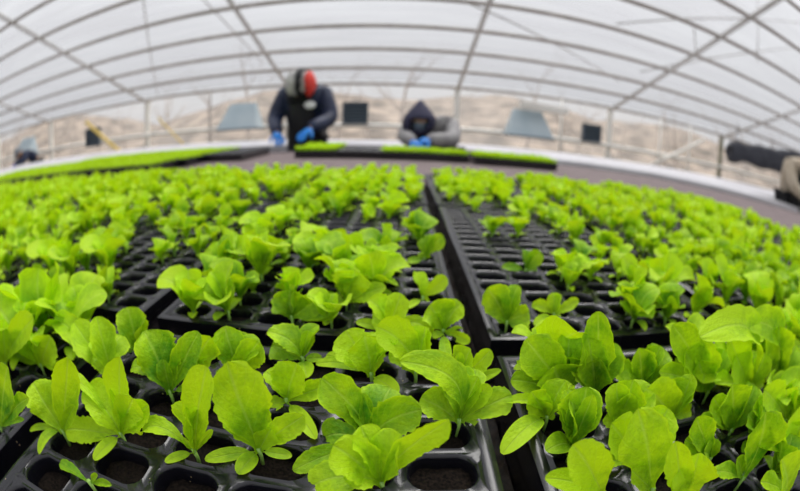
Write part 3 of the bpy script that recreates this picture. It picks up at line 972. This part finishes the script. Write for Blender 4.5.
# rolled dark shade cloth sagging under the eave at the right
M_TARP = mat('charcoal_shade_cloth', (.028, .030, .040), .7, .3, col2=(.045, .047, .058), noise_scale=5, bump=.6, bump_scale=12)
V, F = [], []
n1, n2 = 60, 20
for i in range(n1 + 1):
    t = i / n1
    pt = [(729, 141, 162), (745, 143, 163), (765, 147, 169), (785, 150, 175), (805, 153, 174), (835, 162, 180)]
    s = t * (len(pt) - 1); k = min(int(s), len(pt) - 2); w = s - k
    px = pt[k][0] * (1 - w) + pt[k + 1][0] * w; yt = pt[k][1] * (1 - w) + pt[k + 1][1] * w; yb = pt[k][2] * (1 - w) + pt[k + 1][2] * w
    a, b = at_y(px, yt, 5.9), at_y(px, yb, 5.9)
    c = (a + b) / 2; hh = (a - b).length / 2 * (1 if i not in (0, n1) else .6)
    for j in range(n2):
        an = j / n2 * 2 * PI
        rr = 1 + .10 * noise.noise(Vector((t * 14, math.cos(an) * 2, math.sin(an) * 2)))
        V.append((c.x, c.y + math.sin(an) * .13 * rr, c.z + math.cos(an) * hh * rr + .02 * math.sin(t * 22 + an)))
for i in range(n1):
    for j in range(n2):
        F.append((i * n2 + j, i * n2 + (j + 1) % n2, (i + 1) * n2 + (j + 1) % n2, (i + 1) * n2 + j))
F.append(tuple(range(n2))); F.append(tuple(n1 * n2 + j for j in range(n2)))
tarp = link('shade_cloth', mesh_from('shade_cloth', V, F), M_TARP)
tag(tarp, 'rolled charcoal shade cloth sagging under the eave at the right edge', 'shade cloth')
for i, px in enumerate((736, 772, 805)):
    p = at_y(px, 150, 5.9)
    bm = bmesh.new(); tube(bm, [(p.x, 5.9, p.z - .02), (p.x, 5.9, roof_z(5.9))], .008, 6)
    o = link('cloth_tie', bm_mesh('cloth_tie', bm, True), M_TARP); o.parent = tarp

# ------------------------------------------------------------------ people
def skin_mesh(name, joints, edges, radii, levels=2, root=0):
    me = bpy.data.meshes.new(name)
    me.from_pydata([tuple(j) for j in joints], edges, [])
    o = bpy.data.objects.new(name, me); COL.objects.link(o)
    md = o.modifiers.new('Skin', 'SKIN'); md.use_smooth_shade = True
    for i, r in enumerate(radii):
        sv = me.skin_vertices[0].data[i]
        sv.radius = r if isinstance(r, tuple) else (r, r)
        sv.use_root = (i == root)
    sb = o.modifiers.new('Subsurf', 'SUBSURF'); sb.levels = levels; sb.render_levels = levels
    dg = bpy.context.evaluated_depsgraph_get()
    em = bpy.data.meshes.new_from_object(o.evaluated_get(dg))
    bpy.data.objects.remove(o)
    em.polygons.foreach_set('use_smooth', [True] * len(em.polygons))
    return em


M_SKIN = mat('skin', (.50, .30, .21), .5)
M_GLOVE = mat('bright_blue_glove', (.008, .23, .72), .4, .5)


def head_geo(c, fwd_, size=.1):
    """a head with brow, nose, chin and ears; looks along fwd_"""
    f = Vector(fwd_).normalized(); s = f.cross(Vector((0, 0, 1))).normalized(); u = s.cross(f)
    bm = bmesh.new(); bmesh.ops.create_uvsphere(bm, u_segments=28, v_segments=20, radius=1)
    for v in bm.verts:
        x, y, z = v.co
        X = x * .78; Yf = y * .98; Zz = z * 1.16
        if z < 0: X *= 1 - .22 * (-z) ** 1.4; Yf *= 1 - .05 * -z
        if y > .55 and abs(x) < .16 and -.35 < z < .15:
            Yf += .20 * (1 - abs(x) / .16) * (1 - abs(z + .15) / .3 if abs(z + .15) < .3 else 0)
        if y > .6 and abs(abs(x) - .33) < .14 and abs(z - .05) < .12: Yf -= .07
        if y > .6 and abs(x) < .25 and abs(z + .5) < .08: Yf += .05
        v.co = Vector((X, Yf, Zz))
    for sx in (-1, 1):
        r = bmesh.ops.create_uvsphere(bm, u_segments=10, v_segments=8, radius=.2)
        for v in r['verts']: v.co = Vector((v.co.x * .35 + sx * .78, v.co.y * .7 - .05, v.co.z * 1.2 - .05))
        r = bmesh.ops.create_uvsphere(bm, u_segments=10, v_segments=8, radius=.09)
        for v in r['verts']: v.co += Vector((sx * .31, .80, .05))
    M = Matrix((s, f, u)).transposed()
    for v in bm.verts: v.co = Vector(c) + M @ (v.co * size)
    return bm, M


def add_hand(bm_parts, wrist, direction, palm_n, side=1, sz=1.0, curl=.5):
    d = Vector(direction).normalized(); n = (Vector(palm_n) - d * Vector(palm_n).dot(d)).normalized(); s = d.cross(n) * side
    w = Vector(wrist)
    J = [w, w + d * .04 * sz, w + d * .085 * sz]; E = [(0, 1), (1, 2)]; Rr = [(.030 * sz, .024 * sz), (.040 * sz, .018 * sz), (.040 * sz, .015 * sz)]
    for k, (off, ln) in enumerate(((-.030, .068), (-.010, .078), (.011, .074), (.030, .060))):
        b0 = w + d * .075 * sz + s * off * sz
        i0 = len(J); J.append(b0); Rr.append(.010 * sz); E.append((2, i0))
        cur = b0; dd = d.copy()
        for q in range(3):
            dd = (dd + n * curl * (.45 + .25 * q)).normalized()
            cur = cur + dd * ln * sz * (.42, .32, .26)[q]
            J.append(cur); Rr.append((.0098 - .0008 * q) * sz); E.append((len(J) - 2, len(J) - 1))
    b0 = w + d * .03 * sz - s * .030 * sz
    i0 = len(J); J.append(b0); Rr.append(.013 * sz); E.append((1, i0))
    J.append(b0 - s * .028 * sz + d * .022 * sz + n * .012 * sz); Rr.append(.0115 * sz); E.append((i0, i0 + 1))
    J.append(b0 - s * .034 * sz + d * .052 * sz + n * .03 * sz); Rr.append(.0095 * sz); E.append((i0 + 1, i0 + 2))
    return skin_mesh('glove', J, E, Rr, 1)


def person(loc, lab, J, jacket_m, trouser_m, rs=1.0, face=(0, -.6, -.8), headsz=.105, puffy=1.25, hand_dirs=None):
    """J: dict of joints relative to loc"""
    P = {k: Vector(v) for k, v in J.items()}
    t = empty('person', loc); tag(t, lab, 'person')
    names = ['pelvis', 'waist', 'chest', 'neck', 'shl', 'ell', 'wrl', 'shr', 'elr', 'wrr', 'hpl', 'knl', 'anl', 'tol', 'hpr', 'knr', 'anr', 'tor', 'hd']
    idx = {n: i for i, n in enumerate(names)}
    E = [('pelvis', 'waist'), ('waist', 'chest'), ('chest', 'neck'), ('neck', 'hd'), ('chest', 'shl'), ('shl', 'ell'), ('ell', 'wrl'), ('chest', 'shr'), ('shr', 'elr'),
         ('elr', 'wrr'), ('pelvis', 'hpl'), ('hpl', 'knl'), ('knl', 'anl'), ('anl', 'tol'), ('pelvis', 'hpr'), ('hpr', 'knr'), ('knr', 'anr'), ('anr', 'tor')]
    rad = dict(pelvis=(.135, .115), waist=(.125, .10), chest=(.15, .115), neck=.055, shl=.062, ell=.045, wrl=.030, shr=.062, elr=.045, wrr=.030,
               hpl=.088, knl=.060, anl=.042, tol=.035, hpr=.088, knr=.060, anr=.042, tor=.035, hd=.05)
    body = skin_mesh('body', [P[n] for n in names], [(idx[a], idx[b]) for a, b in E], [rad[n] for n in names])
    hb, Mh = head_geo(P['hd'], face, headsz)
    hb.from_mesh(body)
    body2 = bpy.data.meshes.new('body'); hb.to_mesh(body2); hb.free()
    body2.polygons.foreach_set('use_smooth', [True] * len(body2.polygons))
    link('body', body2, M_SKIN, t)
    jn = ['pelvis', 'waist', 'chest', 'neck', 'shl', 'ell', 'wrl', 'shr', 'elr', 'wrr']
    ji = {n: i for i, n in enumerate(jn)}
    je = [(ji[a], ji[b]) for a, b in E if a in ji and b in ji]
    g = puffy
    jr = dict(pelvis=(.15 * g, .13 * g), waist=(.165 * g, .125 * g), chest=(.175 * g, .135 * g), neck=.085 * g, shl=.082 * g, ell=.066 * g, wrl=.048 * g, shr=.082 * g, elr=.066 * g, wrr=.048 * g)
    jac = skin_mesh('jacket', [P[n] for n in jn], je, [jr[n] for n in jn])
    link('jacket', jac, jacket_m, t)
    tn = ['pelvis', 'hpl', 'knl', 'anl', 'hpr', 'knr', 'anr']; ti = {n: i for i, n in enumerate(tn)}
    te = [(ti[a], ti[b]) for a, b in E if a in ti and b in ti]
    tr_ = dict(pelvis=(.15, .13), hpl=.105, knl=.078, anl=.062, hpr=.105, knr=.078, anr=.062)
    link('trousers', skin_mesh('trousers', [P[n] for n in tn], te, [tr_[n] for n in tn]), trouser_m, t)
    for a, b in (('anl', 'tol'), ('anr', 'tor')):
        bm = bmesh.new(); d = (P[b] - P[a]); d.z = 0
        pa = Vector((P[a].x, P[a].y, 0)); d.normalize()
        tube(bm, [pa - d * .06 + Vector((0, 0, .045)), pa + Vector((0, 0, .055)), pa + d * .10 + Vector((0, 0, .045)), pa + d * .18 + Vector((0, 0, .035))], [.04, .05, .045, .033], 12)
        for v in bm.verts: v.co.z = max(0.0, v.co.z)
        link('boot', bm_mesh('boot', bm, True), trouser_m, t)
    if hand_dirs:
        for (w, dr, sd) in zip(('wrl', 'wrr'), hand_dirs, (1, -1)):
            link('glove', add_hand(None, P[w] + Vector(dr).normalized() * .0, dr, (0, .2, -1), sd, 1.15), M_GLOVE, t)
    return t, P, Mh


M_NAVY = mat('navy_quilted_jacket', (.010, .016, .045), .55, .4, col2=(.014, .024, .065), noise_scale=9, bump=.5, bump_scale=16)
M_BLACK = mat('black_trousers', (.008, .008, .011), .7)
M_BLACK2 = mat('black_apron', (.006, .006, .009), .7)
M_GREYJ = mat('light_grey_jacket', (.24, .23, .235), .75, col2=(.33, .32, .32), noise_scale=14)
M_BEIGE = mat('beige_work_coat', (.40, .33, .24), .8, col2=(.52, .45, .35), noise_scale=7)
M_KNIT = mat('grey_white_knit', (.36, .35, .34), .85, col2=(.55, .54, .53), noise_scale=25, bump=.8, bump_scale=60)
M_RED = mat('bright_red_cloth', (.72, .04, .025), .7)
M_HOODN = mat('dark_navy_hood', (.014, .014, .045), .7, col2=(.022, .020, .06), noise_scale=12)
M_FACEM = mat('pale_blue_face_mask', (.16, .20, .27), .8)
M_PURP = mat('violet_blue_glove', (.06, .04, .45), .5)

# the worker in navy, head bowed over a tray
x0, y0 = -.925, 3.80
J1 = dict(pelvis=(0, .08, .90), waist=(0, .03, 1.05), chest=(0, -.08, 1.24), neck=(-.01, -.20, 1.35), hd=(-.0, -.31, 1.385),
          shl=(-.20, -.10, 1.29), ell=(-.27, -.16, 1.07), wrl=(-.15, -.44, .955), shr=(.20, -.10, 1.29), elr=(.275, -.18, 1.07), wrr=(.145, -.46, .985),
          hpl=(-.11, .08, .86), knl=(-.12, .02, .47), anl=(-.12, .08, .08), tol=(-.14, -.10, .04), hpr=(.11, .08, .86), knr=(.12, .02, .47), anr=(.12, .08, .08), tor=(.14, -.10, .04))
p1, P1, Mh = person((x0, y0, 0), 'bending person in navy quilted jacket, pale knit cap and bright blue gloves, over a tray', J1, M_NAVY, M_BLACK,
                    face=(-.05, -.42, -.90), hand_dirs=((.30, -.55, -.35), (-.30, -.6, -.35)))


def cap_mesh(c, M, size, lo, part=None, back=False):
    bm = bmesh.new(); bmesh.ops.create_uvsphere(bm, u_segments=32, v_segments=20, radius=1)
    dl = [v for v in bm.verts if v.co.z < lo or (part and not part(v.co))]
    bmesh.ops.delete(bm, geom=dl, context='VERTS')
    for v in bm.verts: v.co = Vector(c) + M @ Vector((v.co.x * .92 * size, v.co.y * 1.08 * size, v.co.z * 1.22 * size))
    me = bm_mesh('cap', bm, True)
    return me


# face looks down, so the cap's crown points to the camera
def shell(o, th=.012):
    md = o.modifiers.new('Solidify', 'SOLIDIFY'); md.thickness = th; md.offset = 1
    return o


cap = shell(link('knit_cap', cap_mesh(P1['hd'], Mh, .116, .12), M_KNIT, p1)); cap['label'] = 'grey and white knitted cap'
sx = 1
bd = shell(link('cap_band', cap_mesh(P1['hd'], Mh, .127, .02, lambda c: -.6 < c.x < -.10), M_BLACK2, cap)); bd['label'] = 'black stripe across the cap'
rd = shell(link('cap_flap', cap_mesh(P1['hd'] + Vector((.025, .01, 0)), Mh, .126, -.35, lambda c: c.x < -.50), M_RED, cap)); rd['label'] = 'bright red side flap'
# raised collar, dark apron front and chest badge
bm = bmesh.new(); tube(bm, [P1['neck'] + Vector((0, .05, -.06)), P1['neck'] + Vector((0, -.02, .03))], [.13, .115], 20, False)
shell(link('collar', bm_mesh('collar', bm, True), M_BLACK2, p1), .02)
V, F = [], []
for i in range(13):
    for j in range(9):
        t = i / 12; s = j / 8 * 2 - 1
        z = 1.27 - t * .62; w = .115 + .035 * t
        yy = -.08 + .10 * t - math.sqrt(max(.0, 1 - (s * .72) ** 2)) * (.185)
        V.append((s * w, yy - .02, z))
for i in range(12):
    for j in range(8):
        a = i * 9 + j; F.append((a, a + 1, a + 10, a + 9))
ap = link('apron', mesh_from('apron', V, F), M_BLACK2, p1); shell(ap, .008)
bm = bmesh.new(); bmesh.ops.create_uvsphere(bm, u_segments=16, v_segments=10, radius=1)
for v in bm.verts: v.co = Vector((.105 + v.co.x * .050, -.300 + v.co.y * .012 + v.co.x * .010, 1.195 + v.co.z * .034))
bg = link('badge', bm_mesh('badge', bm, True), mat('white_badge', (.75, .76, .76), .6), p1); bg['label'] = 'white oval chest badge'

# the hooded worker, crouched low over a tray
J2 = dict(pelvis=(.24, .30, .80), waist=(.19, .20, .93), chest=(.10, .02, 1.03), neck=(.02, -.14, 1.07), hd=(-.035, -.23, 1.085),
          shl=(-.10, -.02, 1.02), ell=(-.16, -.22, .93), wrl=(-.10, -.52, .90), shr=(.26, -.04, 1.04), elr=(.25, -.30, .92), wrr=(.02, -.50, .92),
          hpl=(.12, .30, .74), knl=(.08, .02, .46), anl=(.10, .25, .08), tol=(.08, .07, .04), hpr=(.34, .30, .74), knr=(.34, .04, .46), anr=(.34, .28, .08), tor=(.34, .10, .04))
p2, P2, Mh2 = person((.17, 3.66, 0), 'crouching person in light grey jacket with dark navy pointed hood and blue gloves', J2, M_GREYJ, M_BLACK,
                     face=(.1, -.70, -.70), headsz=.095, puffy=1.1, hand_dirs=((.5, -.5, -.25), (-.5, -.45, -.2)))
bm = bmesh.new(); bmesh.ops.create_uvsphere(bm, u_segments=32, v_segments=22, radius=1)
dl = [v for v in bm.verts if v.co.y > .70 and -.62 < v.co.z < -.12 and abs(v.co.x) < .42]
bmesh.ops.delete(bm, geom=dl, context='VERTS')
for v in bm.verts:
    z = v.co.z
    k = 1.04 - .72 * max(0, z) ** 1.1 + .14 * max(0, -z)
    v.co = P2['hd'] + Vector((v.co.x * .135 * k, -v.co.y * .135 * k, z * .165))
    if v.co.z < P2['hd'].z - .02: v.co.x += -.02 * (P2['hd'].z - v.co.z) / .1
hd = shell(link('hood', bm_mesh('hood', bm, True), M_HOODN, p2), .012); hd['label'] = 'dark navy pointed hood'
bm = bmesh.new(); bmesh.ops.create_uvsphere(bm, u_segments=20, v_segments=12, radius=1)
for v in bm.verts: v.co = P2['hd'] + Mh2 @ Vector((v.co.x * .070, .065 + v.co.y * .045, -.030 + v.co.z * .075))
mk = link('face_mask', bm_mesh('face_mask', bm, True), M_FACEM, p2); mk['label'] = 'pale blue-grey face mask'

# the worker at the far left, bent beyond the white bench
J3 = dict(pelvis=(.16, .25, .84), waist=(.12, .18, .96), chest=(.02, .03, 1.02), neck=(-.08, -.10, 1.06), hd=(-.12, -.17, 1.09),
          shl=(-.16, .06, 1.02), ell=(-.24, -.14, .86), wrl=(-.14, -.34, .83), shr=(.16, -.02, 1.02), elr=(.16, -.24, .86), wrr=(.02, -.38, .84),
          hpl=(.06, .25, .78), knl=(.04, .08, .44), anl=(.04, .28, .08), tol=(.02, .10, .04), hpr=(.26, .25, .78), knr=(.26, .08, .44), anr=(.26, .28, .08), tor=(.26, .10, .04))
p3, P3, Mh3 = person((-8.55, 6.0, 0), 'person in dark navy coat bent low beyond the white bench, at the left edge', J3, M_NAVY, M_BLACK,
                     face=(-.3, -.8, -.5), puffy=1.2, hand_dirs=((.1, -.5, -.3), (-.1, -.5, -.3)))
hr = shell(link('hair', cap_mesh(P3['hd'], Mh3, .112, .0), mat('ash_grey_hair', (.22, .24, .26), .7), p3)); hr['label'] = 'ash grey hair'
for ch in p3.children:
    if ch.name.startswith('glove'): ch.data.materials[0] = M_PURP

# the worker cut off by the right edge
J4 = dict(pelvis=(.10, .15, .88), waist=(.06, .10, 1.02), chest=(.0, -.02, 1.20), neck=(-.02, -.14, 1.32), hd=(.10, -.24, 1.36),
          shl=(-.20, .0, 1.24), ell=(-.25, -.14, 1.02), wrl=(-.12, -.36, .90), shr=(.19, -.06, 1.24), elr=(.24, -.22, 1.02), wrr=(.12, -.42, .92),
          hpl=(0, .15, .84), knl=(-.02, .05, .46), anl=(-.02, .12, .08), tol=(-.04, -.06, .04), hpr=(.21, .15, .84), knr=(.22, .05, .46), anr=(.22, .12, .08), tor=(.24, -.06, .04))
p4, P4, Mh4 = person((4.37, 2.78, 0), 'person in beige coat with black apron and hood, cut off by the right edge', J4, M_BEIGE, M_BLACK,
                     face=(-.2, -.8, -.5), puffy=1.15, hand_dirs=((.2, -.5, -.3), (-.2, -.5, -.3)))
shell(link('hood', cap_mesh(P4['hd'], Mh4, .130, -.4, None), M_BLACK2, p4))
for ch in p4.children:
    if ch.name.startswith('glove'): ch.data.materials[0] = M_BLACK2
V, F = [], []
for i in range(13):
    for j in range(9):
        t = i / 12; s = j / 8 * 2 - 1
        V.append((s * (.12 + .03 * t) - .01, -.02 + .10 * t - math.sqrt(max(0, 1 - (s * .72) ** 2)) * .20, 1.24 - t * .55))
for i in range(12):
    for j in range(8):
        a = i * 9 + j; F.append((a, a + 1, a + 10, a + 9))
shell(link('apron', mesh_from('apron', V, F), M_BLACK2, p4), .008)

# ------------------------------------------------------------------ outside
M_GROUND = mat('winter_ground', (.20, .155, .12), .95, .1, col2=(.30, .24, .19), noise_scale=.6)
M_HILL = mat('wooded_hillside', (.035, .026, .018), .95, .1, col2=(.30, .235, .18), noise_scale=.8)
M_BARK = mat('pale_bark', (.26, .21, .17), .9, .1, col2=(.38, .32, .27), noise_scale=5)
g = slab('ground', [(-90, 7.2), (90, 7.2), (90, 60), (-90, 60)], -.2, -.02, M_GROUND); g['kind'] = 'structure'
V, F = [], []
nx, ny = 120, 14
for j in range(ny + 1):
    for i in range(nx + 1):
        x = -80 + i / nx * 160; t = j / ny
        ridge = 3.6 + 3.2 * noise.noise(Vector((x * .06, 0, 5))) + .5 * noise.noise(Vector((x * .4, 0, 2)))
        V.append((x, 17 + t * 22, -.1 + ridge * (math.sin(t * PI / 2) ** 1.2)))
for j in range(ny):
    for i in range(nx):
        a = j * (nx + 1) + i; F.append((a, a + 1, a + nx + 2, a + nx + 1))
hl = link('hill', mesh_from('hill', V, F), M_HILL); hl['kind'] = 'structure'


def tree_mesh(seed, hgt):
    rr = random.Random(seed); bm = bmesh.new()
    def br(p, d, ln, r, lvl):
        pts = [p]; rs = [r]
        q = p.copy(); dd = d.copy()
        for k in range(4):
            dd = (dd + Vector((rr.uniform(-.16, .16), rr.uniform(-.16, .16), rr.uniform(0, .08)))).normalized()
            q = q + dd * ln / 4; pts.append(q.copy()); rs.append(r * (1 - .2 * (k + 1)))
        tube(bm, pts, rs, 6 if lvl else 8)
        if lvl < 2:
            for k in range(6 if lvl == 0 else 4):
                i = rr.choice((2, 3, 4) if lvl == 0 else (1, 2, 3, 4))
                a = rr.uniform(0, 2 * PI)
                nd = (dd * .6 + Vector((math.cos(a), math.sin(a), .25)) * .8).normalized()
                br(pts[i], nd, ln * rr.uniform(.42, .6), rs[i] * .55, lvl + 1)
    br(Vector((0, 0, -.1)), Vector((0, 0, 1)), hgt, hgt * .028, 0)
    return bm_mesh('bare_tree', bm, True)


TREES = [tree_mesh(50 + i, 2.5 + .3 * (i % 3)) for i in range(5)]
for t in TREES: t.materials.append(M_BARK)
for i in range(48):
    x = -36 + i * 1.5 + random.uniform(-.8, .8)
    o = link('bare_tree', TREES[i % 5], None, None, (x, random.uniform(11.5, 17), 0))
    s = random.uniform(.8, 1.25)
    o.scale = (s, s, s * random.uniform(.8, 1.1)); o.rotation_euler = (0, 0, random.uniform(0, 6.28))
    tag(o, 'bare pale-barked winter tree standing outside the film wall', 'tree', 'bare winter trees outside')

# ------------------------------------------------------------------ sky and view
w = bpy.data.worlds.new('overcast_sky'); scn.world = w; w.use_nodes = True
N = w.node_tree.nodes; L = w.node_tree.links
bg_ = N['Background']
tc = N.new('ShaderNodeTexCoord'); sp = N.new('ShaderNodeSeparateXYZ'); L.new(tc.outputs['Generated'], sp.inputs[0])
cr = N.new('ShaderNodeValToRGB')
cr.color_ramp.elements[0].position = 0.0; cr.color_ramp.elements[0].color = (.43, .44, .46, 1)
cr.color_ramp.elements[1].position = 1.0; cr.color_ramp.elements[1].color = (1.5, 1.52, 1.58, 1)
L.new(sp.outputs['Z'], cr.inputs['Fac']); L.new(cr.outputs['Color'], bg_.inputs['Color'])
bg_.inputs['Strength'].default_value = 1.0
sd = bpy.data.lights.new('veiled_sun', 'SUN'); sd.energy = 3.2; sd.angle = math.radians(35); sd.color = (1, .98, .94)
sun = bpy.data.objects.new('veiled_sun', sd); COL.objects.link(sun); sun.rotation_euler = (math.radians(-28), math.radians(14), 0)
sun.location = (0, 0, 8)

scn.view_settings.view_transform = 'Standard'
scn.view_settings.look = 'None'
scn.view_settings.gamma = 1
scn.view_settings.use_curve_mapping = False
scn.view_settings.exposure = .32
scn.cycles.use_denoising = True
scn.cycles.max_bounces = 10
scn.cycles.transparent_max_bounces = 16
scn.cycles.transmission_bounces = 8
scn.cycles.diffuse_bounces = 5
print('individual seedlings', n_ind, 'cells', len(cells), 'sown', len(todo))
